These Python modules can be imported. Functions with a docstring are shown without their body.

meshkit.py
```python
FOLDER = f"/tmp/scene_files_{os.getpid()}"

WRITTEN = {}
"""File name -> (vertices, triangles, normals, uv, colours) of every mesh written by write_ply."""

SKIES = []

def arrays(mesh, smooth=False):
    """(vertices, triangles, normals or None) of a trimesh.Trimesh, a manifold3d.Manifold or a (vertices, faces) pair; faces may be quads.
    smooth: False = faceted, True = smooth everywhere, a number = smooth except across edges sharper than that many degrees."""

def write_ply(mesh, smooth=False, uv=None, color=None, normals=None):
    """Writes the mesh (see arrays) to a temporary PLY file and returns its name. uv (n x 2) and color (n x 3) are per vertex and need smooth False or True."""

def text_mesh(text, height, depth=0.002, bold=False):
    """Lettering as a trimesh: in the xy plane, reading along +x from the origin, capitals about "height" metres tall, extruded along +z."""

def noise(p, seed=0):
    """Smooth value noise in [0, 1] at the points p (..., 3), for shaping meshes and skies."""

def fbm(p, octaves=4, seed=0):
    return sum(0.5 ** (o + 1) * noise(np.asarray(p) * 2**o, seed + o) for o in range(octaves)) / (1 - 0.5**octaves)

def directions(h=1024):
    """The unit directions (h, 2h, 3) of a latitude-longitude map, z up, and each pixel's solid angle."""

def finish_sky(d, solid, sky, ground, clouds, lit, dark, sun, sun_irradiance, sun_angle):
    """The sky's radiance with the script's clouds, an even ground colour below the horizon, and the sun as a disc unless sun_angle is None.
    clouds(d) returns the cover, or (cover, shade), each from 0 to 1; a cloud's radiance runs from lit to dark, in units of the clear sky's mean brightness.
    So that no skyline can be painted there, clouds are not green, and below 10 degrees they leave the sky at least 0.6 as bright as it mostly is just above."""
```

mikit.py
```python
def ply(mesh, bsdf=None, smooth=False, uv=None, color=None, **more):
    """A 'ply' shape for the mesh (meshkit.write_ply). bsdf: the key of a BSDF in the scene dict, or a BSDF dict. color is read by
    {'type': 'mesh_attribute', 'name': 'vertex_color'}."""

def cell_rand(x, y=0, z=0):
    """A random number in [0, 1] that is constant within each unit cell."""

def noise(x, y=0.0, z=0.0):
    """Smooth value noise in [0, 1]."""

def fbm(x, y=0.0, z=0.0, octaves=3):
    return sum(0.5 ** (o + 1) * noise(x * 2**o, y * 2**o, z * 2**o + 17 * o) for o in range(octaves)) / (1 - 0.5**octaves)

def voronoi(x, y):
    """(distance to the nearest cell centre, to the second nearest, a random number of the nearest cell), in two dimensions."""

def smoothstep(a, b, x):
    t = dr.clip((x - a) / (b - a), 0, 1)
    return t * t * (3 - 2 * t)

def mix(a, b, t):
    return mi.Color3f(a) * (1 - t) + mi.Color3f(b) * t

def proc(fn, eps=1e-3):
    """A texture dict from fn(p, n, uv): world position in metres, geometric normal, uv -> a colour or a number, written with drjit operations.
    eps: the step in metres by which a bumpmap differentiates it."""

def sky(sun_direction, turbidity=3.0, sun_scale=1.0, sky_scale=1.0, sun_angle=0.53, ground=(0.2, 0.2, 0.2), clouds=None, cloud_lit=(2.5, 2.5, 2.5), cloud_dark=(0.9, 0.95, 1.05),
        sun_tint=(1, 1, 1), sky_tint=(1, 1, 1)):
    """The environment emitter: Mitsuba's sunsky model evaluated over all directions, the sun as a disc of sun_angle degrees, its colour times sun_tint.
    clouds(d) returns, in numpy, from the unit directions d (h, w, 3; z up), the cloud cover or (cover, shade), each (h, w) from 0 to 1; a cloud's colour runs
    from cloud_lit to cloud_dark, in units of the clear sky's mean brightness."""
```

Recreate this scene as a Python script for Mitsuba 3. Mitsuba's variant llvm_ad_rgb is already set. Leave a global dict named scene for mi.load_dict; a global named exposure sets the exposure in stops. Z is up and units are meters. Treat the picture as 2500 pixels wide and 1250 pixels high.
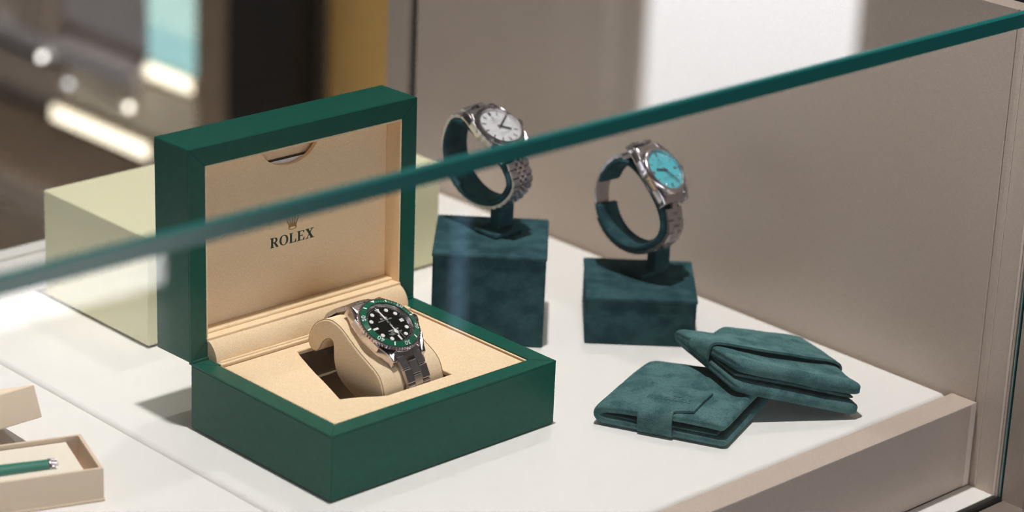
import math, numpy as np, trimesh, mitsuba as mi, drjit as dr
import manifold3d as m3
from shapely.geometry import Polygon, Point, box as sbox, LineString
from shapely import affinity
from shapely.ops import unary_union
from scipy.interpolate import CubicSpline
import mikit, meshkit
from mikit import proc, fbm, noise, smoothstep, mix

T = mi.ScalarTransform4f
scene, labels = {}, {}

# ------------------------------------------------------------------ camera, lights, exposure
exposure = 0.0
CAM = np.array([-0.87846, -1.04504, 0.67091])
RIGHT = np.array([0.72675060, -0.68573693, 0.03998043])
DOWN = np.array([-0.21498090, -0.28234697, -0.93491358])
FWD = np.array([0.65239312, 0.67085397, -0.35261618])
cam_m = np.eye(4)
cam_m[:3, 0], cam_m[:3, 1], cam_m[:3, 2], cam_m[:3, 3] = -RIGHT, -DOWN, FWD, CAM
scene['camera'] = {'type': 'thinlens', 'fov': 2 * math.degrees(math.atan(1250 / 6373.98)), 'fov_axis': 'x', 'near_clip': 0.05, 'far_clip': 60,
                   'to_world': T(cam_m), 'aperture_radius': 0.0088, 'focus_distance': 1.612}
FLOOR_Z, CEIL_Z = -0.95, 2.15
KEY = dict(pos=(0.06, 0.01, 2.06), target=(0.15, 0.06, 0.0), r=0.032, L=3900.0)     # the spot in the ceiling over the case
DOWNLIGHT_L = 18.0
CABINET_FILL_L = 55.0  # added lamp over the far cabinet, out of view
FILL_L = 3.1  # the two added fill panels, out of view
WINDOW_L = 1.65        # tall lit panel, seen mirrored in the top pane
PLINTH_L = 5.2         # lit plinth, seen mirrored in the front pane


def rgb(*c):
    return {'type': 'rgb', 'value': list(map(float, c))}


def lamp(L, c=(1, 1, 1), weight=1.0):
    return {'type': 'area', 'radiance': rgb(*(L * np.array(c, float))), 'sampling_weight': float(weight)}


# ------------------------------------------------------------------ mesh helpers
def cat(*ms):
    return trimesh.util.concatenate([m for m in ms])


def tri(v, f):
    v, f = np.asarray(v, float), np.asarray(f, int)
    if f.shape[1] == 4:
        f = np.vstack([f[:, [0, 1, 2]], f[:, [0, 2, 3]]])
    return trimesh.Trimesh(v, f, process=False)


def cbox(x0, x1, y0, y1, z0, z1, c=0.0005):
    """box with chamfered edges"""
    P = []
    for sx in (0, 1):
        for sy in (0, 1):
            for sz in (0, 1):
                p = np.array([(x0, x1)[sx], (y0, y1)[sy], (z0, z1)[sz]])
                d = np.array([1 - 2 * sx, 1 - 2 * sy, 1 - 2 * sz]) * c
                for k in range(3):
                    q = p + d
                    q[k] = p[k]
                    P.append(q)
    return trimesh.convex.convex_hull(np.array(P))


def rbox(x0, x1, y0, y1, z0, z1, r, seg=16):
    """box with rounded edges"""
    s = m3.Manifold.sphere(r, seg)
    parts = [s.translate([x, y, z]) for x in (x0 + r, x1 - r) for y in (y0 + r, y1 - r) for z in (z0 + r, z1 - r)]
    return m2t(m3.Manifold.batch_hull(parts))


def m2t(m):
    k = m.to_mesh()
    return trimesh.Trimesh(np.array(k.vert_properties)[:, :3], np.array(k.tri_verts), process=False)


def t2m(t):
    t = trimesh.Trimesh(t.vertices, t.faces, process=True)
    return m3.Manifold(m3.Mesh(np.asarray(t.vertices, np.float32), np.asarray(t.faces, np.uint32)))


def polys(g):
    return [p for p in getattr(g, 'geoms', [g]) if p.area > 0]


def extr(g, z0, z1):
    out = []
    for p in polys(g):
        m = trimesh.creation.extrude_polygon(p, z1 - z0, engine='earcut')
        m.apply_translation([0, 0, z0])
        out.append(m)
    return cat(*out)


def extr_bevel(g, z0, z1, b, n=3):
    """extruded outline whose top edge is rounded by radius b"""
    ms = [extr(g, z0, z1 - b)]
    cs = None
    for k in range(n):
        a0, a1 = math.pi / 2 * k / n, math.pi / 2 * (k + 1) / n
        gk = g.buffer(-b * (1 - math.cos(a0)) - 1e-7)
        if gk.is_empty:
            break
        ms.append(extr(gk, z1 - b + b * math.sin(a0) - 1e-6, z1 - b + b * math.sin(a1)))
    return cat(*ms)


def grid_faces(n, m, close_n=False, close_m=False):
    f = []
    for i in range(n if close_n else n - 1):
        for j in range(m if close_m else m - 1):
            i2, j2 = (i + 1) % n, (j + 1) % m
            f.append((i * m + j, i2 * m + j, i2 * m + j2, i * m + j2))
    return np.array(f)


def lathe(prof, n=96):
    """profile [(r, z)...] turned about z"""
    prof = np.array(prof, float)
    a = np.arange(n) * 2 * np.pi / n
    v = np.stack([prof[None, :, 0] * np.cos(a)[:, None], prof[None, :, 0] * np.sin(a)[:, None], np.broadcast_to(prof[:, 1], (n, len(prof)))], -1).reshape(-1, 3)
    return tri(v, grid_faces(n, len(prof), True, False))


def strip(P, W, w, th, e=5.0, ncs=28, caps=True, groove=0.0, normal=None):
    """a band along the path P (n, 3): width w along W, thickness th, with rounded borders and ends"""
    P = np.asarray(P, float)
    t = np.gradient(P, axis=0)
    t /= np.linalg.norm(t, axis=1, keepdims=True)
    W = np.broadcast_to(np.asarray(W, float), P.shape)
    N = np.cross(t, W)
    N /= np.linalg.norm(N, axis=1, keepdims=True)
    w, th = np.broadcast_to(w, (len(P),)), np.broadcast_to(th, (len(P),))
    a = np.arange(ncs) * 2 * np.pi / ncs
    cx, cy = np.cos(a), np.sin(a)
    # rounded rectangle: half circle borders of radius th/2
    rings = []
    k = 8

    def ring(i, sc, adv):
        hw, ht = w[i] / 2, th[i] / 2 * sc
        x = np.sign(cx) * np.abs(cx) ** (2 / e) * (hw - (1 - sc) * th[i] / 2)
        y = np.sign(cy) * np.abs(cy) ** (2 / 2.6) * ht
        if groove:
            x = x - np.sign(x) * groove * np.exp(-(y / (0.16 * th[i])) ** 2) * (np.abs(x) > 0.9 * hw)
        return P[i] + t[i] * adv + W[i] * x[:, None] + N[i] * y[:, None]
    if caps:
        for j in range(k):
            b = math.pi / 2 * j / k
            rings.append(ring(0, max(math.sin(b), 0.02), -th[0] / 2 * math.cos(b)))
    for i in range(len(P)):
        rings.append(ring(i, 1.0, 0.0))
    if caps:
        for j in range(k - 1, -1, -1):
            b = math.pi / 2 * j / k
            rings.append(ring(len(P) - 1, max(math.sin(b), 0.02), th[-1] / 2 * math.cos(b)))
    v = np.vstack(rings)
    n = len(rings)
    f = grid_faces(n, ncs, False, True)
    m = tri(v, f)
    c0, c1 = len(v), len(v) + 1
    v = np.vstack([v, rings[0].mean(0), rings[-1].mean(0)])
    j = np.arange(ncs)
    j2 = (j + 1) % ncs
    f = np.vstack([m.faces, np.stack([j * 0 + c0, j, j2], 1), np.stack([j * 0 + c1, (n - 1) * ncs + j2, (n - 1) * ncs + j], 1)])
    m = tri(v, f)
    if m.volume < 0:
        m.invert()
    return m


def mapped(m, fn):
    return tri(fn(np.array(m.vertices)), m.faces)


def moved(m, M):
    m = m.copy()
    m.apply_transform(M)
    return m


def rot(axis, deg, point=(0, 0, 0)):
    return trimesh.transformations.rotation_matrix(math.radians(deg), axis, point)


def trans(x, y, z):
    M = np.eye(4)
    M[:3, 3] = x, y, z
    return M


used = set()


def key(name):
    if name not in used and name not in scene:
        used.add(name)
        return name
    k = 1
    while f'{name}_{k:03d}' in used or f'{name}_{k:03d}' in scene:
        k += 1
    used.add(f'{name}_{k:03d}')
    return f'{name}_{k:03d}'


def obj(name, mesh, bsdf, parent=None, smooth=35, M=None, emit=None, **tags):
    k = key(f'{parent}__{name}' if parent else name)
    d = dict(mesh) if isinstance(mesh, dict) else mikit.ply(mesh, bsdf, smooth=smooth)
    if M is not None:
        d['to_world'] = T(np.asarray(M, float))
    if emit is not None:
        d['emitter'] = emit
    scene[k] = d
    if tags:
        labels[k] = tags
    return k


def thing(name, label, category, group=None):
    k = key(name)
    labels[k] = {'label': label, 'category': category}
    if group:
        labels[k]['group'] = group
    return k


def struct(name, mesh, bsdf, **kw):
    k = obj(name, mesh, bsdf, **kw)
    labels.setdefault(k, {})['kind'] = 'structure'
    return k


# ------------------------------------------------------------------ materials
def mat(name, d, two=True):
    scene[name] = {'type': 'twosided', 'b': d} if two else d
    return name


def pri(c, rough=0.5, **kw):
    return {'type': 'principled', 'base_color': c if isinstance(c, dict) else rgb(*c), 'roughness': rough, **kw}


def bump(d, fn, scale, eps=2e-4):
    return {'type': 'bumpmap', 'tex': proc(fn, eps), 'scale': scale, 'b': d}


def leather_h(p, n, uv):
    return fbm(p.x * 900 + 3, p.y * 900, p.z * 900, 3) * 0.7 + noise(p.x * 350, p.y * 350, p.z * 350) * 0.3


def leather_c(p, n, uv):
    return mix((0.0011, 0.071, 0.048), (0.0022, 0.090, 0.063), fbm(p.x * 260, p.y * 260, p.z * 260, 2))


def suede_c(p, n, uv):
    t = fbm(p.x * 2400, p.y * 2400, p.z * 2400, 2)
    return mix((0.75, 0.565, 0.36), (0.85, 0.67, 0.45), smoothstep(0.25, 0.75, t))


def suede_h(p, n, uv):
    return fbm(p.x * 1300, p.y * 1300, p.z * 1300, 2)


def velvet_c(p, n, uv):
    t = smoothstep(0.30, 0.72, fbm(p.x * 110 + 4, p.y * 110, p.z * 110 + 9, 4))
    g = noise(p.x * 1600, p.y * 1600, p.z * 1600)
    c = mix((0.042, 0.100, 0.107), (0.080, 0.165, 0.165), t)
    return c * (0.75 + 0.5 * g)


def velvet_dark_c(p, n, uv):
    return velvet_c(p, n, uv) * mi.Color3f(0.45, 0.53, 0.59)


def velvet_h(p, n, uv):
    return fbm(p.x * 1100, p.y * 1100, p.z * 1100, 2) * 0.6 + noise(p.x * 120, p.y * 120, p.z * 120) * 1.2


def taupe_c(p, n, uv):
    g = noise(p.x * 1400, p.y * 1400, p.z * 1400)
    return mix((0.47, 0.385, 0.325), (0.53, 0.435, 0.37), g)


def paper_h(p, n, uv):
    return fbm(p.x * 220, p.y * 220, p.z * 2600, 2)


def wood_c(p, n, uv):
    t = fbm(p.x * 2.0, p.y * 2.0, p.z * 40, 3)
    return mix((0.20, 0.145, 0.10), (0.30, 0.225, 0.16), t)


def floor_c(p, n, uv):
    return mix((0.10, 0.08, 0.065), (0.16, 0.13, 0.10), fbm(p.x * 3, p.y * 3, p.z, 3))


def brush_h(p, n, uv):
    return noise(p.x * 300, p.y * 9000, p.z * 9000)


mat('leather', bump(pri(proc(leather_c), 0.33, specular=0.2), leather_h, 0.00015))
mat('suede', bump(pri(proc(suede_c), 0.9, specular=0.1, sheen=0.4, sheen_tint=0.6), suede_h, 0.00005))
mat('velvet', bump(pri(proc(velvet_c), 0.85, specular=0.06, sheen=0.28, sheen_tint=0.8), velvet_h, 0.00022))
mat('stand_velvet', bump(pri(proc(velvet_dark_c), 0.85, specular=0.05, sheen=0.2, sheen_tint=0.8), velvet_h, 0.00022))
mat('taupe', pri(proc(taupe_c), 0.42, specular=0.35))
mat('taupe_edge', pri((0.66, 0.56, 0.49), 0.35, specular=0.4))
mat('white_panel', pri((0.80, 0.775, 0.745), 0.38, specular=0.35))
mat('cream_block', pri((0.84, 0.81, 0.55), 0.45, specular=0.35))
mat('cream_paper', bump(pri((0.67, 0.535, 0.395), 0.7, specular=0.2), paper_h, 0.00008))
mat('cream_insert', pri((0.80, 0.72, 0.60), 0.8, specular=0.1))
mat('seam_thread', pri((0.33, 0.23, 0.13), 0.9))
mat('card_white', pri((0.8, 0.8, 0.8), 0.5))
mat('gold_print', pri((0.30, 0.17, 0.045), 0.5, metallic=0.2))
mat('green_print', pri((0.006, 0.035, 0.022), 0.6))
mat('steel', {'type': 'roughconductor', 'material': 'Cr', 'alpha': 0.035, 'distribution': 'ggx', 'specular_reflectance': rgb(1.0, 0.97, 0.94)})
mat('brushed_steel', {'type': 'roughconductor', 'material': 'Cr', 'alpha': 0.10, 'distribution': 'ggx', 'specular_reflectance': rgb(0.74, 0.745, 0.74)})
mat('black_gloss', pri((0.004, 0.006, 0.005), 0.12, specular=0.5))
mat('green_ceramic', pri((0.006, 0.105, 0.055), 0.10, specular=0.6))
mat('white_print', pri((0.85, 0.85, 0.83), 0.5))
mat('lume', pri((0.86, 0.85, 0.80), 0.5))
mat('dial_white', pri((0.80, 0.79, 0.80), 0.4))
mat('dial_turquoise', pri((0.085, 0.50, 0.58), 0.35))
mat('dark_print', pri((0.03, 0.025, 0.022), 0.3))
mat('pen_green', pri((0.004, 0.15, 0.10), 0.08, specular=0.6, clearcoat=0.8, clearcoat_gloss=0.95))
mat('red_sticker', pri((0.35, 0.03, 0.02), 0.5))
mat('dark_gap', pri((0.015, 0.014, 0.013), 0.6))
mat('glass_edge', pri((0.012, 0.115, 0.105), 0.2, specular=0.5))
mat('glass_line', pri((0.36, 0.42, 0.41), 0.2, specular=0.6))
mat('pane', {'type': 'thindielectric', 'int_ior': 1.5}, two=False)
mat('crystal', {'type': 'thindielectric', 'int_ior': 1.45}, two=False)
mat('wood', pri(proc(wood_c), 0.4))
mat('store_floor', pri(proc(floor_c), 0.35, specular=0.4))
mat('store_wall', pri((0.07, 0.058, 0.05), 0.6))
mat('pilaster_paint', pri((0.30, 0.26, 0.22), 0.6))
mat('well_brown', pri((0.15, 0.105, 0.065), 0.38, specular=0.5))  # darker brown than the suede, used on the well floor and walls
mat('ceiling_paint', pri((0.20, 0.185, 0.17), 0.8))
mat('store_taupe', pri((0.42, 0.35, 0.295), 0.4))
mat('store_beige', pri((0.84, 0.74, 0.56), 0.5))
mat('store_black', pri((0.006, 0.006, 0.006), 0.4))
mat('store_gold', pri((0.66, 0.40, 0.13), 0.4))
mat('store_lilac', pri((0.50, 0.46, 0.46), 0.4))
mat('lamp_black', pri((0.02, 0.02, 0.02), 0.5))

# ------------------------------------------------------------------ lettering
def letters(text, h):
    """serif capitals, height h, as shapely shapes; returns (shape, width)"""
    s, t, sf = 0.21, 0.075, 0.06
    G = {}

    def slab(x0, x1, y):
        return sbox(x0, y, x1, y + sf)
    bowl = affinity.scale(Point(0, 0).buffer(1, 24), 0.33, 0.275)
    inn = affinity.scale(Point(0, 0).buffer(1, 24), 0.16, 0.205)
    bo = affinity.translate(bowl, 0.42, 0.725)
    bi = affinity.translate(inn, 0.40, 0.725)
    half = sbox(0.3, 0, 1, 1.1)
    G['R'] = (unary_union([sbox(0.10, 0, 0.10 + s, 1), slab(0, 0.42, 0), slab(0, 0.42, 1 - sf), bo.difference(bi).intersection(half), Polygon([(0.36, 0.50), (0.55, 0.50), (0.86, 0.03), (0.86, 0), (0.62, 0)])]), 0.90)
    O = affinity.translate(affinity.scale(Point(0, 0).buffer(1, 32), 0.46, 0.52), 0.46, 0.5)
    Oi = affinity.translate(affinity.scale(Point(0, 0).buffer(1, 32), 0.25, 0.455), 0.46, 0.5)
    G['O'] = (O.difference(Oi), 0.95)
    G['L'] = (unary_union([sbox(0.10, 0, 0.10 + s, 1), slab(0, 0.42, 1 - sf), slab(0, 0.74, 0), Polygon([(0.74, 0), (0.74, 0.32), (0.68, 0.32), (0.60, sf), (0.5, 0)])]), 0.79)
    G['E'] = (unary_union([sbox(0.10, 0, 0.10 + s, 1), slab(0, 0.72, 1 - sf), slab(0, 0.76, 0), sbox(0.2, 0.475, 0.56, 0.475 + sf), sbox(0.52, 0.38, 0.57, 0.62), Polygon([(0.76, 0), (0.76, 0.30), (0.70, 0.30), (0.62, sf)]), Polygon([(0.72, 1), (0.72, 0.74), (0.66, 0.74), (0.60, 1 - sf)])]), 0.81)
    G['X'] = (unary_union([Polygon([(0.06, 1), (0.32, 1), (0.86, 0), (0.60, 0)]), Polygon([(0.70, 1), (0.79, 1), (0.19, 0), (0.10, 0)]), slab(0, 0.40, 1 - sf), slab(0.54, 0.90, 1 - sf), slab(0, 0.34, 0), slab(0.50, 0.94, 0)]), 0.95)
    x, out = 0.0, []
    for c in text:
        g, w = G[c]
        out.append(affinity.translate(g, x, 0))
        x += w + 0.05
    return affinity.scale(unary_union(out), h, h, origin=(0, 0)), (x - 0.05) * h


def crown_shape(h):
    """five-pointed crown emblem of height h, centred on x = 0"""
    out = []
    for tx, ty in ((-0.52, 0.86), (-0.27, 0.97), (0, 1.0), (0.27, 0.97), (0.52, 0.86)):
        bx = tx * 0.42
        d = np.array([tx - bx, ty - 0.22])
        n = np.array([-d[1], d[0]]) / np.linalg.norm(d)
        b, tp = np.array([bx, 0.22]), np.array([tx, ty])
        out.append(Polygon([b + n * 0.085, tp + n * 0.022, tp - n * 0.022, b - n * 0.085]))
        out.append(Point(tx, ty).buffer(0.055, 8))
    ring = affinity.translate(affinity.scale(Point(0, 0).buffer(1, 24), 0.36, 0.15), 0, 0.15)
    hole = affinity.translate(affinity.scale(Point(0, 0).buffer(1, 24), 0.26, 0.085), 0, 0.13)
    out.append(sbox(-0.33, 0.16, 0.33, 0.34))
    return affinity.scale(unary_union(out + [ring]).difference(hole), h, h, origin=(0, 0))


def small_text(text, h, depth):
    m = meshkit.text_mesh(text, h, depth)
    b = m.bounds
    m.apply_translation([-(b[0][0] + b[1][0]) / 2, -h / 2, 0])
    return m

# ------------------------------------------------------------------ the shop around the case
X0, X1, Y0, Y1 = -2.6, 4.0, -3.0, 4.6
struct('floor', cbox(X0, X1, Y0, Y1, FLOOR_Z - 0.05, FLOOR_Z), 'store_floor')
struct('ceiling', cbox(X0, X1, Y0, Y1, CEIL_Z, CEIL_Z + 0.05), 'ceiling_paint')
struct('wall_right', cbox(X1, X1 + 0.05, Y0, Y1, FLOOR_Z, CEIL_Z), 'store_wall')
struct('wall_back', cbox(X0, X1, Y1, Y1 + 0.05, FLOOR_Z, CEIL_Z), 'store_wall')
struct('wall_left', cbox(X0 - 0.05, X0, Y0, Y1, FLOOR_Z, CEIL_Z), 'store_wall')
struct('wall_front', cbox(X0, X1, Y0 - 0.05, Y0, FLOOR_Z, CEIL_Z), 'store_wall')


def disc_lamp(name, pos, r, L, label, cat, group=None, target=None, c=(1, 0.97, 0.92)):
    t = thing(name, label, cat, group)
    p = np.array(pos, float)
    d = np.array([0, 0, -1.0]) if target is None else np.array(target, float) - p
    d /= np.linalg.norm(d)
    a = np.cross(d, [0, 1, 0.0])
    a /= np.linalg.norm(a)
    M = np.eye(4)
    M[:3, 0], M[:3, 1], M[:3, 2], M[:3, 3] = a, np.cross(d, a), d, p
    disc = trimesh.creation.cylinder(r, 0.004, sections=32)
    top = tri(*(lambda n: (np.vstack([[[0, 0, 0.0021]], np.c_[r * np.cos(n), r * np.sin(n), 0 * n + 0.0021]]), np.array([(0, 1 + i, 1 + (i + 1) % 32) for i in range(32)])))(np.arange(32) * 2 * np.pi / 32))
    obj('lens', top, 'lamp_black', t, smooth=False, M=M, emit=lamp(L, c, 12.0 if name == 'ceiling_spot' else 0.4))
    housing = lathe([(0.001, -0.06), (r * 1.15, -0.06), (r * 1.3, 0.006), (r * 1.02, 0.006), (r * 1.02, 0.0), (0.001, 0.0)], 40)
    obj('housing', housing, 'lamp_black', t, M=M)
    return t


disc_lamp('ceiling_spot', KEY['pos'], KEY['r'], KEY['L'], 'small bright ceiling spot lamp aimed at the glass display case', 'lamp', None, KEY['target'], (1, 0.985, 0.96))
for (x, y), where in zip([(-1.4, -1.6), (0.4, -2.0), (3.3, -2.5), (1.4, -0.4), (-1.5, 0.4), (0.35, 1.0), (2.2, 0.6), (1.0, 2.3), (-0.8, 2.2), (0.9, 1.5), (0.6, -0.8)], ['in the front left corner of the shop', 'before the case near the front wall', 'in the front right corner of the shop', 'right of the case by its side panel', 'left of the case and level with it', 'behind the case near its back sill', 'right of the case toward the far wall', 'above the far lit cabinet', 'in the back left corner of the shop', 'between the case and the golden pillar', 'just before the front pane of the case']):
    disc_lamp('ceiling_downlight', (x, y, CEIL_Z - 0.004), 0.055, DOWNLIGHT_L, 'recessed ceiling downlight ' + where, 'lamp', 'ceiling downlights of the shop')
disc_lamp('ceiling_spot', (1.05, 0.75, 2.06), 0.03, 900.0, 'second bright ceiling spot lamp behind the display case', 'lamp', None, (0.3, -0.02, 0.0), (1, 0.97, 0.92))
# added fill panels framed like windows, before the case and to its left
for k, (x0_, x1_, y0_, y1_, fx, fy) in enumerate(((-2.3, 0.5, -2.995, -2.985, 0, 0.03), (-2.595, -2.585, 1.3, 3.4, 0.03, 0))):
    z0_, z1_ = -0.30, 0.80
    obj_ = struct(f'fill_panel_{k + 1}', cbox(x0_, x1_, y0_, y1_, z0_, z1_), 'card_white', smooth=False, emit=lamp(FILL_L * (1.0, 1.0)[k], (0.92, 0.98, 1.08), 4.0))
    w_ = 0.04
    for (a0, a1, b0, b1) in ((0, 1, z0_ - w_, z0_), (0, 1, z1_, z1_ + w_), (0, 0, z0_, z1_), (1, 1, z0_, z1_), (0.5, 0.5, z0_, z1_)):
        if fy:
            obj('frame', cbox(x0_ + a0 * (x1_ - x0_) - w_ / 2, x0_ + a1 * (x1_ - x0_) + w_ / 2, y0_ - 0.004, y1_ + fy, b0, b1), 'store_taupe', obj_)
        else:
            obj('frame', cbox(x0_ - 0.004, x1_ + fx, y0_ + a0 * (y1_ - y0_) - w_ / 2, y0_ + a1 * (y1_ - y0_) + w_ / 2, b0, b1), 'store_taupe', obj_)
# lit panel on the far right wall (mirrored in the top pane) and lit plinth in front of the case (mirrored in the front pane)
t = thing('light_panel', 'tall white lit panel mirrored in the top glass pane', 'light panel')
obj('frame', cat(cbox(3.96, 4.0, 2.74, 2.77, 0.30, 2.03), cbox(3.96, 4.0, 3.47, 3.51, 0.30, 2.03), cbox(3.96, 4.0, 2.74, 3.51, 2.0, 2.03), cbox(3.96, 4.0, 2.74, 3.51, 0.27, 0.30)), 'store_taupe', t)
obj('diffuser', cbox(3.975, 3.99, 2.77, 3.47, 0.30, 2.0), 'card_white', t, smooth=False, emit=lamp(WINDOW_L, (1.0, 1.0, 1.02), 1.0))
o = obj('wall_pilaster', cbox(3.9, 3.999, 3.55, 3.76, FLOOR_Z, CEIL_Z - 0.001), 'pilaster_paint')
labels[o] = {'kind': 'structure'}
t = thing('lit_plinth', 'low backlit white plinth on the shop floor mirrored in the front pane', 'plinth')
obj('body', cbox(0.93, 1.55, -2.95, -2.62, FLOOR_Z, -0.50), 'store_taupe', t)
obj('diffuser', cbox(0.95, 1.53, -2.62, -2.60, FLOOR_Z + 0.02, -0.52), 'card_white', t, smooth=False, emit=lamp(PLINTH_L, (1.0, 0.99, 0.97), 1.5))

t = thing('floor_light', 'narrow bluish light line in the shop floor mirrored in the front pane', 'light strip')
MF = trans(1.80, -2.175, FLOOR_Z) @ rot([0, 0, 1], -46.8)
obj('channel', cbox(-0.03, 0.62, -0.02, 0.02, 0.0, 0.006), 'store_taupe', t, M=MF)
obj('diffuser', cbox(-0.02, 0.61, -0.010, 0.010, 0.006, 0.010), 'card_white', t, smooth=False, M=MF, emit=lamp(0.9, (0.25, 0.6, 1.0), 0.05))

# ------------------------------------------------------------------ shop fittings far behind the case
XC = 1.6
t = thing('wall_cabinet', 'blurred taupe wall cabinet with lit shelves far behind the case', 'cabinet')
obj('plinth', cbox(XC, 2.3, 2.25, 4.2, FLOOR_Z, -0.772), 'wood', t)
obj('kick_board', cbox(XC - 0.03, XC, 2.25, 4.2, FLOOR_Z, -0.90), 'store_taupe', t)
obj('body', cbox(XC + 0.03, 2.3, 2.25, 4.2, -0.771, 0.48), 'store_taupe', t)
obj('shelf', cbox(XC - 0.01, XC + 0.03, 2.25, 2.62, -0.715, -0.625), 'store_beige', t)
obj('shelf', cbox(XC - 0.03, XC + 0.03, 2.395, 4.2, -0.637, -0.607), 'store_lilac', t)
obj('shelf', cbox(XC - 0.02, XC + 0.03, 2.62, 4.2, -0.72, -0.66), 'store_taupe', t)
obj('back_panel', cbox(XC + 0.005, XC + 0.03, 2.40, 2.66, -0.575, 0.2), 'store_lilac', t)
obj('upright', cbox(XC - 0.02, XC + 0.03, 2.67, 2.76, -0.60, 0.48), 'store_taupe', t)
o = obj('end_post', cbox(XC - 0.01, XC + 0.05, 2.182, 2.248, FLOOR_Z, 0.48), 'wood', t)


def led(x, y0, y1, z0, z1, L, label, c):
    t = thing('led_strip', label, 'light strip')
    obj('channel', cbox(x + 0.002, x + 0.02, y0 - 0.004, y1 + 0.004, z0 - 0.004, z1 + 0.004), 'store_beige', t)
    obj('diffuser', cbox(x - 0.003, x + 0.002, y0, y1, z0, z1), 'card_white', t, smooth=False, emit=lamp(L, c, 0.05))


led(XC - 0.012, 2.385, 2.665, -0.757, -0.734, 2.8, 'long glowing light strip under the cabinet shelf, lower left', (1.0, 0.90, 0.68))
led(XC - 0.012, 2.262, 2.385, -0.610, -0.589, 2.8, 'short glowing light strip under the turquoise lit panel', (1.0, 0.90, 0.68))
t = thing('turquoise_panel', 'small backlit turquoise picture panel above the short light strip', 'panel')
obj('frame', cbox(XC - 0.004, XC + 0.01, 2.250, 2.388, -0.585, -0.30), 'store_taupe', t)


def turq(p, n, uv):
    a = smoothstep(-0.520, -0.508, p.z + 0.004 * noise(p.y * 60, p.z * 60))
    return mix((0.19, 0.62, 0.62), (0.44, 0.82, 0.73), a)


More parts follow.
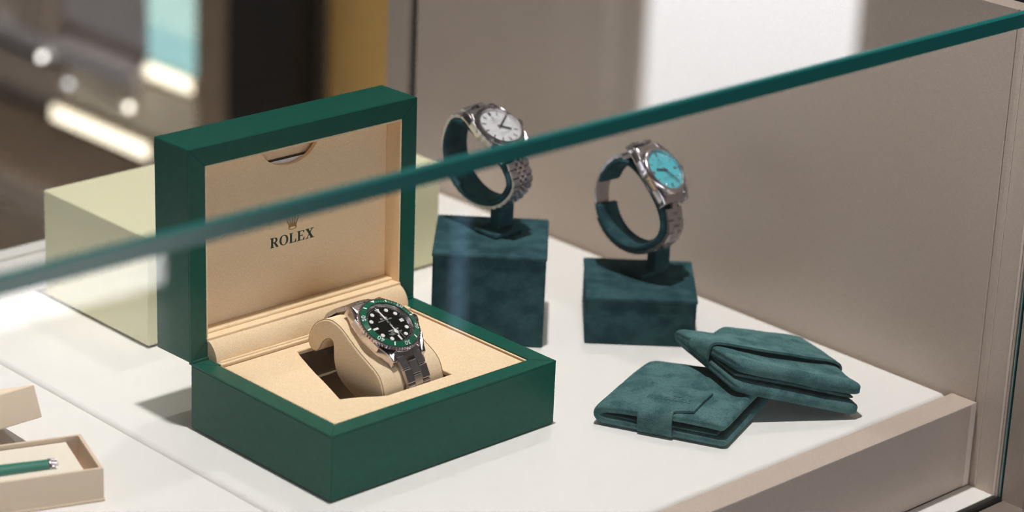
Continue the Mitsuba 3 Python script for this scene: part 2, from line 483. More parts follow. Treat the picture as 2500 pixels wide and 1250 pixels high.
tq = cbox(XC - 0.012, XC - 0.004, 2.258, 2.380, -0.580, -0.305)
tqv, tqf, _ = meshkit.arrays(tq)
obj('diffuser', mikit.ply(tq, 'card_white', uv=np.c_[(tqv[:, 1] - 2.258) / 0.122, (tqv[:, 2] + 0.58) / 0.275]), None, t, emit={'type': 'area', 'radiance': proc(turq), 'sampling_weight': 0.05})
t = thing('cabinet_fill', 'long unseen lamp added to light the far cabinet', 'light strip')  # lamp added out of view to brighten the cabinet front
obj('housing', cbox(1.0, 1.10, 2.1, 3.6, 0.402, 0.46), 'store_taupe', t)
obj('arm', cbox(1.05, XC + 0.05, 2.9, 2.94, 0.44, 0.47), 'store_taupe', t)
obj('arm', cbox(1.05, XC + 0.05, 2.30, 2.34, 0.44, 0.47), 'store_taupe', t)
obj('diffuser', cbox(1.02, 1.08, 2.12, 3.58, 0.396, 0.401), 'card_white', t, smooth=False, emit=lamp(CABINET_FILL_L, (1.0, 0.95, 0.86), 0.8))
o = obj('black_panel', cbox(XC + 0.0, XC + 0.06, 2.022, 2.182, FLOOR_Z, 0.48), 'store_black')
labels[o] = {'label': 'tall black panel between brown cabinet post and golden pillar', 'category': 'panel'}
disc_lamp('pillar_fill', (1.30, 0.75, 0.40), 0.04, 420.0, 'small unseen lamp added to light the golden pillar', 'lamp', None, (1.75, 1.62, -0.5), (1, 0.9, 0.75))  # lamp added out of view for the pillar's brown to gold gradient
gp = lathe([(0.001, FLOOR_Z), (0.26, FLOOR_Z), (0.26, 0.25), (0.001, 0.25)], 96)
gp.apply_translation([1.86, 1.835, 0])
o = obj('golden_pillar', gp, 'store_gold')
labels[o] = {'label': 'round golden brown pillar behind the display case', 'category': 'pillar'}
for y, z, L, c, nm in ((2.653, -0.637, 6.0, (1, 0.96, 0.9), 'uppermost of the three'), (2.573, -0.666, 2.2, (1, 1, 1), 'dim middle one of the three'), (2.397, -0.663, 5.5, (1, 0.93, 0.78), 'warm one nearest the lid')):
    s = trimesh.creation.icosphere(3, 0.0062)  # glowing balls stand in for reflected points of light on the cabinet
    s.apply_translation([XC - 0.040, y, z])
    o = obj('glint_ball', s, 'card_white', emit=lamp(L, c, 0.02))
    labels[o] = {'label': f'tiny glowing ball drawn for a light glint on the far cabinet, {nm}', 'category': 'lamp', 'group': 'tiny glint balls on the far cabinet'}

# ------------------------------------------------------------------ the display case
WX, GY, GT, GB = 0.418, -0.172, 0.268, -0.058
case = thing('display_case', 'taupe and glass shop display case holding the watches', 'display case')
obj('plinth', cbox(-0.62, 0.432, -0.188, 0.455, FLOOR_Z, -0.0605), 'taupe', case)
obj('side_panel', cbox(WX, WX + 0.016, -0.1455, 0.404, -0.060, 0.262, 0.0003), 'taupe', case)
obj('side_panel', cbox(WX + 0.0006, WX + 0.016, -0.1528, -0.1458, -0.060, 0.262, 0.0003), 'taupe', case)
obj('side_panel', cbox(WX, WX + 0.016, -0.1675, -0.1530, -0.060, 0.262, 0.0003), 'taupe', case)
obj('side_panel', cbox(WX + 0.0002, WX + 0.016, -0.1915, -0.1745, -0.060, 0.30, 0.0003), 'taupe', case)
obj('corner_trim', cbox(WX - 0.0012, WX + 0.016, -0.1692, -0.1678, -0.0578, 0.262, 0.0003), 'taupe_edge', case)
obj('corner_trim', cbox(WX - 0.0004, WX + 0.016, -0.1708, -0.1694, -0.0578, 0.262, 0.0003), 'taupe', case)
obj('seam_edge', cbox(WX - 0.0004, WX + 0.001, -0.1457, -0.1454, 0.004, 0.262, 0.0001), 'taupe_edge', case)
obj('seam_edge', cbox(WX - 0.0004, WX + 0.001, -0.1531, -0.1527, -0.056, 0.262, 0.0001), 'taupe_edge', case)
obj('outer_edge', cbox(WX, WX + 0.018, -0.1945, -0.1918, -0.062, 0.30, 0.0004), 'taupe_edge', case)
obj('back_post', cbox(WX - 0.002, WX + 0.020, 0.4135, 0.436, -0.060, 0.262, 0.0005), 'store_taupe', case)
obj('post_gap', cbox(WX + 0.004, WX + 0.014, 0.404, 0.4135, -0.060, 0.262, 0.0003), 'dark_gap', case)
obj('front_ledge', cbox(-0.612, WX - 0.0006, -0.1475, -0.1278, -0.0575, 0.0010, 0.0004), 'taupe', case)
obj('ledge_edge', cbox(-0.612, WX - 0.0008, -0.14785, -0.14745, 0.0002, 0.0011, 0.0001), 'taupe_edge', case)
obj('ledge_edge', cbox(WX - 0.0064, WX - 0.0008, -0.1479, -0.1474, -0.0572, 0.0002, 0.0001), 'taupe_edge', case)
obj('sill', cbox(-0.612, WX - 0.0002, GY + 0.0045, -0.1476, -0.0602, -0.0578, 0.0002), 'white_panel', case)
obj('gasket', cbox(-0.612, WX, GY - 0.0030, GY + 0.0040, -0.0604, -0.0574, 0.0003), 'dark_gap', case)
obj('outer_ledge', cbox(-0.62, WX + 0.016, -0.1915, GY - 0.0035, -0.0606, -0.0588, 0.0004), 'taupe', case)
obj('deck', cbox(-0.612, WX, -0.1275, 0.452, -0.0604, -0.0125), 'store_taupe', case)
obj('back_sill', cbox(-0.612, WX, 0.4475, 0.462, -0.0124, 0.0004, 0.0006), 'white_panel', case)


def sheet(p0, a, b):
    p0, a, b = map(np.array, (p0, a, b))
    return tri([p0, p0 + a, p0 + a + b, p0 + b], [[0, 1, 2, 3]])


obj('front_pane', sheet((-0.62, GY, GB), (0.62 + WX + 0.0005, 0, 0), (0, 0, GT - 0.0062 - GB)), 'pane', case, smooth=False, label='front glass pane')
obj('top_pane', sheet((-0.62, GY + 0.001, GT), (0.62 + WX + 0.016, 0, 0), (0, 0.625, 0)), 'pane', case, smooth=False, label='top glass pane')
prof = Polygon([(-0.0035, -0.0047), (-0.0005, -0.0047), (0.001, -0.004), (0.001, 0.004), (-0.0005, 0.0047), (-0.0023, 0.0047), (-0.0035, 0.0037)])
e = trimesh.creation.extrude_polygon(prof, 1.06, engine='earcut')
e.apply_transform(np.array([[0, 0, 1, -0.625], [1, 0, 0, GY + 0.001], [0, 1, 0, GT - 0.0003], [0, 0, 0, 1.0]]))
obj('glass_edge', e, 'glass_edge', case, smooth=False, label='polished green edge of the top pane')
obj('side_glass_edge', cbox(WX + 0.0002, WX + 0.002, GY - 0.0010, GY + 0.0003, -0.0575, GT - 0.006, 0.0003), 'glass_line', case)
obj('side_glass_edge', cbox(WX + 0.0000, WX + 0.002, GY - 0.0016, GY - 0.0011, -0.0575, GT - 0.006, 0.0003), 'glass_edge', case)

# loose white floor panels of the case
pn = rbox(-0.0342, WX - 0.0015, -0.1258, 0.447, -0.0122, 0.0, 0.0050, 32)
o = obj('floor_panel', pn, 'white_panel', label='white display floor panel with rounded edges under the green box', category='floor panel')
pn = rbox(-0.60, -0.0354, -0.1258, 0.447, -0.0122, -0.0003, 0.0012, 20)
o = obj('floor_panel', pn, 'white_panel', label='white display floor panel under the pen box, left of the seam', category='floor panel')

# cream riser block
bl = rbox(0.053, 0.3075, 0.2512, 0.3700, 0.0016, 0.0772, 0.0012)
t = thing('riser_block', 'large pale cream riser block behind the open green box', 'riser block')
obj('body', bl, 'cream_block', t)
obj('foot', cbox(0.055, 0.3055, 0.2532, 0.368, 0.0, 0.0018, 0.0003), 'dark_gap', t)
# ------------------------------------------------------------------ green presentation box
W, D, H = 0.18, 0.1338, 0.0428
LT, LH = 0.0346, 0.1360          # lid depth and height
RIM = 0.0122
box = thing('watch_box', 'open dark green leather watch box with cream lining and printed lid', 'watch box')
outer = t2m(cbox(0, W, 0, D, 0.0006, H - 0.0010, 0.0006))
cav = m3.Manifold.cube([W - 2 * RIM, D - 2 * RIM + 0.004, 0.06]).translate([RIM, RIM, 0.008])
obj('base_body', m2t(outer - cav), 'leather', box, smooth=25)


def mitred(x0, x1, y0, y1, w, z0, z1, gap=0.00012):
    """the four strips of a mitred frame"""
    O = [(x0, y0), (x1, y0), (x1, y1), (x0, y1)]
    I = [(x0 + w, y0 + w), (x1 - w, y0 + w), (x1 - w, y1 - w), (x0 + w, y1 - w)]
    out = []
    for i in range(4):
        j = (i + 1) % 4
        g = Polygon([O[i], O[j], I[j], I[i]]).buffer(-gap, join_style=2)
        out.append(extr_bevel(g, z0, z1, 0.0003, 2))
    return out


for m in mitred(0, W, 0, D, RIM, H - 0.0011, H):
    obj('base_rim', m, 'leather', box, smooth=25)
# cream lining frame of the base
fr = sbox(RIM, RIM, W - RIM, D - RIM + 0.004).difference(sbox(RIM + 0.0016, RIM + 0.0016, W - RIM - 0.0016, D - RIM + 0.0024))
obj('base_lining', extr_bevel(fr, 0.010, H - 0.0010, 0.0005), 'suede', box)
# tray with the well for the cushion
well = unary_union([sbox(0.0652, 0.0272, 0.1170, 0.1118),
                    Polygon([(0.0660, 0.1118), (0.0640, 0.1092), (0.0600, 0.0985), (0.0565, 0.0890), (0.0528, 0.0785), (0.0482, 0.0640), (0.0440, 0.0520), (0.0398, 0.0403), (0.0460, 0.0380), (0.0530, 0.0345), (0.0600, 0.0298), (0.0660, 0.0272)])]).buffer(0.0012).buffer(-0.0012)
tray = sbox(RIM + 0.0024, RIM + 0.0022, W - RIM - 0.0026, D - RIM - 0.0012).buffer(-0.001).buffer(0.001).difference(well)
obj('tray', extr_bevel(tray, 0.0205, 0.0412, 0.0011, 4), 'suede', box)
obj('well_floor', cbox(RIM, W - RIM, RIM, D - RIM, 0.0165, 0.0212, 0.0003), 'well_brown', box)
obj('well_wall', extr(well.buffer(0.0002).difference(well.buffer(-0.0005)), 0.0206, 0.0392), 'well_brown', box)
# piping and rolled hinge cover along the back
obj('back_ledge', cbox(RIM + 0.0012, W - RIM - 0.0012, D - RIM - 0.0006, D + 0.004, 0.0385, H + 0.0002, 0.0004), 'suede', box)
path = [(x, D - RIM + 0.0022, H + 0.0002) for x in (RIM + 0.003, 0.05, 0.13, W - RIM - 0.003)]
obj('piping', strip(path, (0, 1, 0), 0.0020, 0.0020, e=2.2, ncs=14), 'suede', box)
yc, zc, rr = D + 0.0026, 0.0425, 0.0128
pp = [(yc - rr * math.cos(a) * 0.92, zc + rr * math.sin(a)) for a in np.linspace(-0.05, math.pi / 2, 14)] + [(yc + 0.006, zc + rr), (yc + 0.006, zc)]
hc = trimesh.creation.extrude_polygon(Polygon(pp), W - 2 * RIM - 0.0010, engine='earcut')
hc.apply_transform(np.array([[0, 0, 1, RIM + 0.0005], [1, 0, 0, 0], [0, 1, 0, 0], [0, 0, 0, 1.0]]))
# ---- lid, built upright behind the hinge, tipped back a little
LM = trans(0, D, H) @ rot([1, 0, 0], -0.68) @ trans(0, 0, 0)
lid_o = t2m(cbox(0, W, 0.0010, LT, 0.0, LH, 0.0006))
lid_c = m3.Manifold.cube([W - 2 * RIM, 0.03 + 0.01, LH - 2 * RIM]).translate([RIM, -0.01, RIM]) ^ m3.Manifold.cube([1, 0.0306, 1]).translate([-0.2, -0.01, -0.2])
obj('lid_body', m2t(lid_o - lid_c), 'leather', box, smooth=25, M=LM)
Rx = np.array([[1, 0, 0, 0], [0, 0, -1, 0], [0, 1, 0, 0], [0, 0, 0, 1.0]])      # (x, y, z) -> (x, -z, y): lays a plan up against -y
for m in mitred(0, W, 0, LH, RIM, -0.0011, 0.0):
    obj('lid_rim', moved(m, Rx), 'leather', box, smooth=25, M=LM)
# lining of the lid: four side strips, the panel with its finger notch, the pocket behind
q = 0.0014
zb, zt = RIM, LH - RIM
obj('lid_lining', cbox(RIM, W - RIM, 0.0003, 0.020, zt - q, zt, 0.0003), 'suede', box, M=LM)
obj('lid_lining', cbox(RIM, W - RIM, -0.0008, 0.020, zb - 0.0012, zb + q, 0.0003), 'suede', box, M=LM)
obj('lid_lining', cbox(RIM, RIM + q, 0.0003, 0.020, zb, zt, 0.0003), 'suede', box, M=LM)
obj('lid_lining', cbox(W - RIM - q, W - RIM, 0.0003, 0.020, zb, zt, 0.0003), 'suede', box, M=LM)
PD = 0.0132                                                        # depth of the panel behind the lid's face
notch = affinity.translate(affinity.scale(Point(0, 0).buffer(1, 32), 0.0235, 0.0170), 0.0872, zt - q + 0.0010)
panel = sbox(RIM + q + 0.0002, zb + q, W - RIM - q - 0.0002, zt - q).difference(notch)
obj('lid_panel', moved(extr_bevel(panel, -PD - 0.0030, -PD, 0.0005, 2), Rx), 'suede', box, M=LM)
obj('pocket_back', cbox(RIM, W - RIM, PD + 0.0062, PD + 0.0072, zb, zt, 0.0003), 'suede', box, M=LM)
obj('hinge_filler', cbox(0.0008, W - 0.0008, D - 0.0012, D + 0.0032, H - 0.0016, H + 0.0016, 0.0003), 'leather', box)  # filler added to stop light leaking between lid and base
obj('hinge_cover', hc, 'suede', box)
# small step between hinge cover and panel
obj('lid_step', rbox(RIM + q, W - RIM - q, 0.0055, PD + 0.0005, zb + 0.0008, zb + 0.0032, 0.0010, 12), 'suede', box, M=LM)
# printed emblem and name
tx, tw = letters('ROLEX', 0.00655)
tx = affinity.scale(tx, 0.0353 / tw, 1, origin=(0, 0))
tx = affinity.translate(tx, 0.0716, 0.0545)
for k, g in enumerate(sorted(polys(tx), key=lambda g: g.centroid.x)):
    obj('printed_letter', moved(extr(g, -PD - 0.0001, -PD + 0.00012), Rx), 'green_print', box, smooth=False, M=LM)
cr = affinity.translate(crown_shape(0.0093), 0.0893, 0.0633)
obj('printed_crown', moved(extr(cr, -PD - 0.0001, -PD + 0.00012), Rx), 'gold_print', box, smooth=False, M=LM, label='gold printed crown emblem')
# booklet tucked in the lid pocket
t = thing('booklet', 'thin white booklet edge showing inside the notch of the box lid', 'booklet')
obj('cover', cbox(0.045, 0.135, PD + 0.0036, PD + 0.0042, zb + q + 0.001, zt - 0.0148, 0.0001), 'card_white', t, M=LM)
obj('page', cbox(0.0455, 0.1345, PD + 0.0046, PD + 0.0049, zb + q + 0.001, zt - 0.0154, 0.0001), 'cream_insert', t, M=LM)
obj('cover', cbox(0.045, 0.135, PD + 0.0052, PD + 0.0058, zb + q + 0.001, zt - 0.0140, 0.0001), 'dark_gap', t, M=LM)

# ------------------------------------------------------------------ cushion in the box (profile in y, z)
cp = np.array([(30.5, 34), (33.2, 44.5), (38, 51.0), (45, 54.8), (54, 58.9), (62.9, 64.0), (70.5, 68.7), (76.7, 71.0), (82.2, 71.6), (87.6, 70.4), (93.1, 67.5), (97.8, 63.4), (101.2, 58.0), (102.9, 52.7), (101.7, 48.8), (98.9, 46.8), (95.1, 47.1), (92.0, 50.5), (90.0, 54.1), (86.6, 57.6), (83.2, 59.2), (80.1, 58.8), (78.9, 56.2), (78.6, 52.0), (78.0, 46.1), (75.9, 40.2), (71.7, 35.5), (64.1, 31.5), (54, 28.0), (44, 26.0), (35, 27.0), (31, 30)]) / 1000
cs = CubicSpline(np.arange(len(cp) + 1), np.vstack([cp, cp[:1]]), bc_type='periodic')(np.linspace(0, len(cp), 161)[:-1])
cpoly = Polygon(cs).buffer(0)
cush = thing('watch_cushion', 'cream suede cushion with a curled end inside the green box', 'cushion')


def cushion_mesh():
    rings, r = [], 0.0011
    prof = [(0.0661, r), (0.0661 + 0.25 * r, 0.45 * r), (0.0661 + r, 0.0), (0.09, 0), (0.1150 - r, 0.0), (0.1150 - 0.25 * r, 0.45 * r), (0.1150, r)]
    nrm = np.roll(cs, -1, 0) - np.roll(cs, 1, 0)
    nrm = np.c_[nrm[:, 1], -nrm[:, 0]]
    nrm /= np.linalg.norm(nrm, axis=1, keepdims=True)
    if Polygon(cs + nrm * 1e-4).area > Polygon(cs).area:
        nrm = -nrm
    for x, ins in prof:
        c = cs + nrm * ins
        rings.append(np.c_[np.full(len(c), x), c])
    v = np.vstack(rings)
    side = tri(v, grid_faces(len(prof), len(cs), False, True))
    caps = []
    for x, ins, flip in ((prof[0][0], r, True), (prof[-1][0], r, False)):
        v2, f2 = trimesh.creation.triangulate_polygon(Polygon(cs + nrm * ins), engine='earcut')
        c = tri(np.c_[np.full(len(v2), x), v2], f2)
        if flip:
            c.invert()
        caps.append(c)
    m = cat(side, *caps)
    m.merge_vertices()
    m.fix_normals()
    return m


obj('body', cushion_mesh(), 'suede', cush, smooth=40)
for x in (0.0669, 0.1142):
    c3 = np.c_[np.full(len(cs) + 1, x), np.vstack([cs, cs[:1]])]
    obj('seam', strip(c3, (1, 0, 0), 0.0005, 0.0005, e=2, ncs=8, caps=False), 'seam_thread', cush)
# ------------------------------------------------------------------ watches (built in millimetres, dial centre at the origin, 12 along +y, 3 along +x)
MM = np.diag([0.001, 0.001, 0.001, 1.0])


def frame(c, X, Y):
    X, Y = np.array(X, float), np.array(Y, float)
    X /= np.linalg.norm(X)
    Y -= X * (X @ Y)
    Y /= np.linalg.norm(Y)
    M = np.eye(4)
    M[:3, 0], M[:3, 1], M[:3, 2], M[:3, 3] = X, Y, np.cross(X, Y), c
    return M @ MM


def ring_gear(r, depth, teeth, k=4):
    a = np.arange(teeth * k) * 2 * np.pi / (teeth * k)
    rr = r - depth * (0.5 - 0.5 * np.cos(a * teeth)) ** 0.7
    return Polygon(np.c_[rr * np.cos(a), rr * np.sin(a)])


def hand_at(g, clock_deg):
    return affinity.rotate(g, -clock_deg, origin=(0, 0))


def at_clock(m, clock_deg, r, lean=0):
    """mesh standing upright at the origin, moved out to radius r at a clock angle, turned with it"""
    return moved(m, rot([0, 0, 1], -clock_deg) @ trans(0, r, 0))


def outline_solid(g, levels, seg=0.55):
    """solid of an outline with (z, inset) levels, every level with the same points"""
    p = np.array(g.exterior.segmentize(seg).coords)[:-1]
    if not g.exterior.is_ccw:
        p = p[::-1]
    t = np.roll(p, -1, 0) - np.roll(p, 1, 0)
    n = np.c_[t[:, 1], -t[:, 0]] / np.linalg.norm(t, axis=1, keepdims=True)
    rings = [np.c_[p - n * ins, np.full(len(p), z)] for z, ins in levels]
    m = tri(np.vstack(rings), grid_faces(len(rings), len(p), False, True))
    caps = []
    for r, flip in ((rings[0], True), (rings[-1], False)):
        v2, f2 = trimesh.creation.triangulate_polygon(Polygon(r[:, :2]).buffer(0), engine='earcut')
        c = tri(np.c_[v2, np.full(len(v2), r[0, 2])], f2)
        if (c.face_normals[:, 2].mean() > 0) == flip:
            c.invert()
        caps.append(c)
    m = cat(m, *caps)
    m.merge_vertices()
    if m.volume < 0:
        m.invert()
    return m


def case_mesh(r, lug_in, lug_tip, lug_len, z_top, z_bot, guard):
    parts = [Point(0, 0).buffer(r, 48)]
    for sx in (-1, 1):
        for sy in (-1, 1):
            parts.append(Polygon([(sx * lug_in, sy * r * 0.55), (sx * r * 0.985, sy * r * 0.12), (sx * r * 0.93, sy * r * 0.62), (sx * (lug_tip + 0.6), sy * lug_len * 0.87), (sx * lug_tip, sy * lug_len), (sx * lug_in, sy * lug_len)]))
    if guard:
        parts.append(Polygon([(r * 0.8, 9), (r + 2.2, 5.2), (r + 2.2, 4.0), (r - 0.5, 4.0), (r - 0.5, -4.0), (r + 2.2, -4.0), (r + 2.2, -5.2), (r * 0.8, -9)]))
    g = unary_union(parts).buffer(-0.5).buffer(2.5, 12).buffer(-2.0, 12)
    m = outline_solid(g, [(z_bot, 0.5), (z_bot + 0.5, 0.0), (z_bot + 2.5, 0.0), (z_top - 0.55, 0.0), (z_top - 0.16, 0.16), (z_top, 0.55)])

    def bend(v):
        v = v.copy()
        d = np.maximum(0, np.abs(v[:, 1]) - r * 0.55)
        v[:, 2] -= 0.021 * d ** 2
        
        return v
    return mapped(m, bend)


def link_profile(L, th, round_top):
    if round_top:
        a = np.linspace(0, math.pi, 15)
        top = np.c_[L / 2 * np.cos(a), -th * 0.15 + th * 0.62 * np.sin(a) ** 0.7]
        return Polygon(np.vstack([top, [(-L / 2, -th / 2), (L / 2, -th / 2)]]))
    return sbox(-L / 2, -th / 2, L / 2, th / 2).buffer(-0.85).buffer(0.85, 8)


def link_mesh(L, w, th, round_top):
    """x = across, y = along the bracelet, z = outwards"""
    g = link_profile(L, th, round_top)
    ms = []
    b = 0.18
    ms.append(extr(g, -w / 2 + b, w / 2 - b))
    gi = g.buffer(-b)
    ms.append(extr(gi, -w / 2, w / 2))
    m = cat(*ms)
    m.apply_transform(np.array([[0, 0, 1, 0], [1, 0, 0, 0], [0, 1, 0, 0], [0, 0, 0, 1.0]]))
    return m


def path_spline(P):
    P = np.array(P, float)
    s = np.r_[0, np.cumsum(np.linalg.norm(np.diff(P, axis=0), axis=1))]
    cs_ = CubicSpline(s, P)
    f = np.linspace(0, s[-1], 800)
    q = cs_(f)
    l = np.r_[0, np.cumsum(np.linalg.norm(np.diff(q, axis=0), axis=1))]
    return lambda d: (np.array([np.interp(d, l, q[:, 0]), np.interp(d, l, q[:, 1])]), (lambda t: t / np.linalg.norm(t))(np.array([np.interp(d + .3, l, q[:, 0]) - np.interp(d - .3, l, q[:, 0]), np.interp(d + .3, l, q[:, 1]) - np.interp(d - .3, l, q[:, 1])]))), l[-1]


def bracelet(watch, M, P, kind, w0, w1, skip=None):
    """P: path in (y, z) of the watch from one side's lugs onwards"""
    fn, total = path_spline(P)
    if kind == 'oyster':
        pitch, th = (9.0 if skip == (2, 3) else 8.2), 2.7
        cols = [(-0.335, 0.315, 0.0), (0.335, 0.315, 0.0), (0.0, 0.345, 0.5)]
    else:
        pitch, th = 5.9, 2.5
        cols = [(-0.345, 0.295, 0.0), (0.345, 0.295, 0.0), (-0.128, 0.122, 0.5), (0.0, 0.122, 0.0), (0.128, 0.122, 0.5)]
    rows = int(total / pitch)
    for ci, (cx, cw, off) in enumerate(cols):
        polished = kind != 'oyster' and 0 < abs(cx) < 0.2 or cx == 0 and kind != 'oyster'
        base = mikit.ply(link_mesh(pitch * (0.985 if kind == 'oyster' else 0.97), cw * w0, th, kind != 'oyster'), 'steel' if polished else 'brushed_steel', smooth=38)
        for k in range(rows):
            d = (k + 0.5 + off) * pitch
            if d > total - 0.3 * pitch or (skip and skip[0] < d / total < skip[1]):
                continue
            p, t_ = fn(d)
            ta = min(d, total - d) / 55.0 if skip is None else d / 60.0
            sc = 1 - (1 - w1 / w0) * min(max(ta, 0), 1)
            n_ = np.array([-t_[1], t_[0]])
            if n_ @ (p - np.array([0, -25.0])) < 0:
                n_ = -n_
            L = np.eye(4)
            L[:3, 0] = (sc, 0, 0)
            L[:3, 1] = (0, t_[0], t_[1])
            L[:3, 2] = (0, n_[0], n_[1])
            if np.linalg.det(L[:3, :3]) < 0:
                L[:3, 1] *= -1
            L[:3, 3] = (cx * w0 * sc, p[0], p[1])
            obj('bracelet_link', base, None, watch, M=M @ L)
    return fn, total


def date_lens(w, M, r, z, width=2.6):
    m = rbox(-width, width, -1.9, 1.9, -1.2, 1.0, 0.9, 16)
    m.apply_translation([r, 0, z])
    obj('date_lens', m, 'crystal', w, smooth=40, M=M)
    obj('date_window', cbox(r - 1.5, r + 1.5, -1.15, 1.15, 0.05, 0.16, 0.03), 'white_print', w, M=M)


def annulus(r0, r1, z0, z1, n=96):
    return lathe([(r0, z0), (r1, z0), (r1, z1), (r0, z1), (r0, z0)], n)


def ticks(r0, r1, n, w, z0, z1, skip5=False):
    out = []
    for k in range(n):
        b = cbox(-w / 2, w / 2, r0, r1, z0, z1, 0.01)
        out.append(moved(b, rot([0, 0, 1], -k * 360 / n)))
    return cat(*out)


def word(w, M, text, h, y, z, m='white_print'):
    t = small_text(text, h, 0.05)
    t.apply_translation([0, y, z])
    obj('dial_lettering', t, m, w, smooth=False, M=M)


def diver_watch(M, P, label):
    w = thing('diver_watch', label, 'watch')
    obj('dial', lathe([(0.001, 0.0), (14.9, 0.0), (14.9, -0.5), (0.001, -0.5)]), 'black_gloss', w, smooth=30, M=M)
    obj('inner_ring', lathe([(14.55, 0.0), (15.35, 1.9), (15.6, 1.9), (15.6, -0.3)]), 'steel', w, smooth=25, M=M)
    obj('bezel_insert', lathe([(15.5, 2.2), (15.7, 2.75), (16.0, 2.85), (18.9, 1.85), (19.0, 1.5), (15.5, 1.4)]), 'green_ceramic', w, smooth=25, M=M)
    g = ring_gear(20.5, 0.55, 66).difference(Point(0, 0).buffer(18.9, 48))
    obj('bezel', cat(extr(g, -0.8, 1.1), extr(g.buffer(-0.28), 1.0, 1.5)), 'steel', w, smooth=30, M=M)
    obj('case', case_mesh(19.8, 10.05, 13.6, 23.6, -0.7, -7.2, True), 'steel', w, smooth=46, M=M)
    obj('case_back', lathe([(0.001, -9.4), (15, -9.4), (17.5, -7.2), (17.5, -6.8), (0.001, -6.8)]), 'steel', w, smooth=25, M=M)
    cg = extr(ring_gear(3.3, 0.35, 26), 0, 3.6)
    cg = cat(cg, lathe([(0.001, 3.6), (2.7, 3.6), (2.9, 3.5), (2.9, 3.0)], 32), trimesh.creation.cylinder(2.2, 3.0, sections=24))
    cg.apply_transform(trans(20.6, 0, -3.9) @ rot([0, 1, 0], 90))
    obj('crown', cg, 'steel', w, smooth=30, M=M)
    obj('crystal', lathe([(0.001, 2.95), (15.4, 2.95), (15.55, 2.6)]), 'crystal', w, smooth=30, M=M)
    # bezel marks: the insert slopes, so the marks are laid on the slope
    slope = rot([1, 0, 0], -18.5)

    def on_insert(m, ang):
        return moved(m, rot([0, 0, 1], -ang) @ trans(0, 17.45, 2.40) @ slope)
    for k in range(1, 6):
        t = small_text(str(k * 10), 2.4, 0.16)
        t.apply_scale([1.12, 1.0, 1.0])
        obj('bezel_numeral', on_insert(t, k * 60), 'white_print', w, smooth=False, M=M)
    for k in range(6):
        obj('bezel_bar', on_insert(cbox(-0.42, 0.42, -1.15, 1.15, -0.05, 0.16, 0.03), 30 + 60 * k), 'white_print', w, M=M)
    out = [on_insert(cbox(-0.1, 0.1, -1.15, -0.35, -0.05, 0.14, 0.02), 6 * k) for k in range(1, 15) if k % 5]
    obj('minute_marks', cat(*out), 'white_print', w, M=M, kind='stuff')
    obj('bezel_triangle', on_insert(extr(Polygon([(-1.6, 1.1), (1.6, 1.1), (0, -1.2)]), 0, 0.14), 0), 'white_print', w, M=M)
    obj('bezel_pearl', on_insert(lathe([(0.001, 0.4), (0.5, 0.32), (0.75, 0.1), (0.75, -0.05)], 20), 0), 'lume', w, M=M)
    # dial
    obj('minute_track', ticks(13.5, 14.3, 60, 0.14, 0.0, 0.04), 'white_print', w, M=M, kind='stuff')
    for k in (1, 2, 4, 5, 7, 8, 10, 11):
        obj('hour_marker', at_clock(lathe([(0.001, 0.34), (1.05, 0.34), (1.1, 0.42), (1.3, 0.40), (1.35, 0.0)], 24), 30 * k, 11.6), 'lume', w, M=M)
    for k in (6, 9):
        obj('hour_marker', at_clock(cbox(-0.75, 0.75, -2.0, 2.0, 0, 0.4, 0.1), 30 * k, 11.0), 'lume', w, M=M)
    obj('hour_marker', at_clock(extr_bevel(Polygon([(-1.75, 1.6), (1.75, 1.6), (0, -1.9)]), 0, 0.4, 0.1), 0, 11.2), 'lume', w, M=M)
    cr_ = crown_shape(2.0)
    obj('dial_emblem', moved(extr(cr_, 0.0, 0.1), trans(0, 6.6, 0)), 'white_print', w, smooth=False, M=M)
    word(w, M, 'ROLEX', 1.25, 5.5, 0.02)
    word(w, M, 'OYSTER PERPETUAL DATE', 0.62, 3.9, 0.02)
    word(w, M, 'SUBMARINER', 0.9, -4.4, 0.02)
    word(w, M, '1000ft = 300m', 0.62, -5.6, 0.02)
    word(w, M, 'SUPERLATIVE CHRONOMETER', 0.52, -6.7, 0.02)
    word(w, M, 'OFFICIALLY CERTIFIED', 0.52, -7.6, 0.02)
    hm = unary_union([sbox(-0.42, -2.4, 0.42, 5.0), Point(0, 6.4).buffer(1.5, 16), Polygon([(-0.5, 7.6), (0.5, 7.6), (0, 9.6)])])
    mh = unary_union([sbox(-0.3, -2.4, 0.3, 3), Polygon([(-0.62, 3), (0.62, 3), (0.5, 12.0), (0, 13.4), (-0.5, 12.0)])])
    sh = unary_union([sbox(-0.12, -4.0, 0.12, 13.5), Point(0, 8.6).buffer(0.8, 12)])
    obj('hour_hand', extr_bevel(hand_at(hm, 177), 0.75, 1.0, 0.08, 2), 'lume', w, M=M)
    obj('minute_hand', extr_bevel(hand_at(mh, 356), 1.15, 1.4, 0.08, 2), 'lume', w, M=M)
    obj('second_hand', extr(hand_at(sh, 171), 1.5, 1.62), 'steel', w, M=M)
    obj('hand_hub', lathe([(0.001, 1.9), (0.6, 1.85), (0.75, 1.6), (0.75, 0.5)], 20), 'steel', w, M=M)
    date_lens(w, M, 10.6, 3.4)
    for s in (-1, 1):
        g = sbox(-9.9, 15, 9.9, 23.2).difference(Point(0, 0).buffer(19.0, 48))
        m = extr_bevel(g, -4.4, -1.6, 0.5, 3)
        m = mapped(m, lambda v: np.c_[v[:, 0], v[:, 1], v[:, 2] - 0.026 * np.maximum(0, v[:, 1] - 13) ** 2])
        if s < 0:
            m = moved(m, rot([0, 0, 1], 180))
        obj('end_link', m, 'brushed_steel', w, smooth=30, M=M)
    bracelet(w, M, P[0], 'oyster', 19.6, 16.5, skip=(2, 3))
    bracelet(w, M, P[1], 'oyster', 19.6, 16.5, skip=(2, 3))
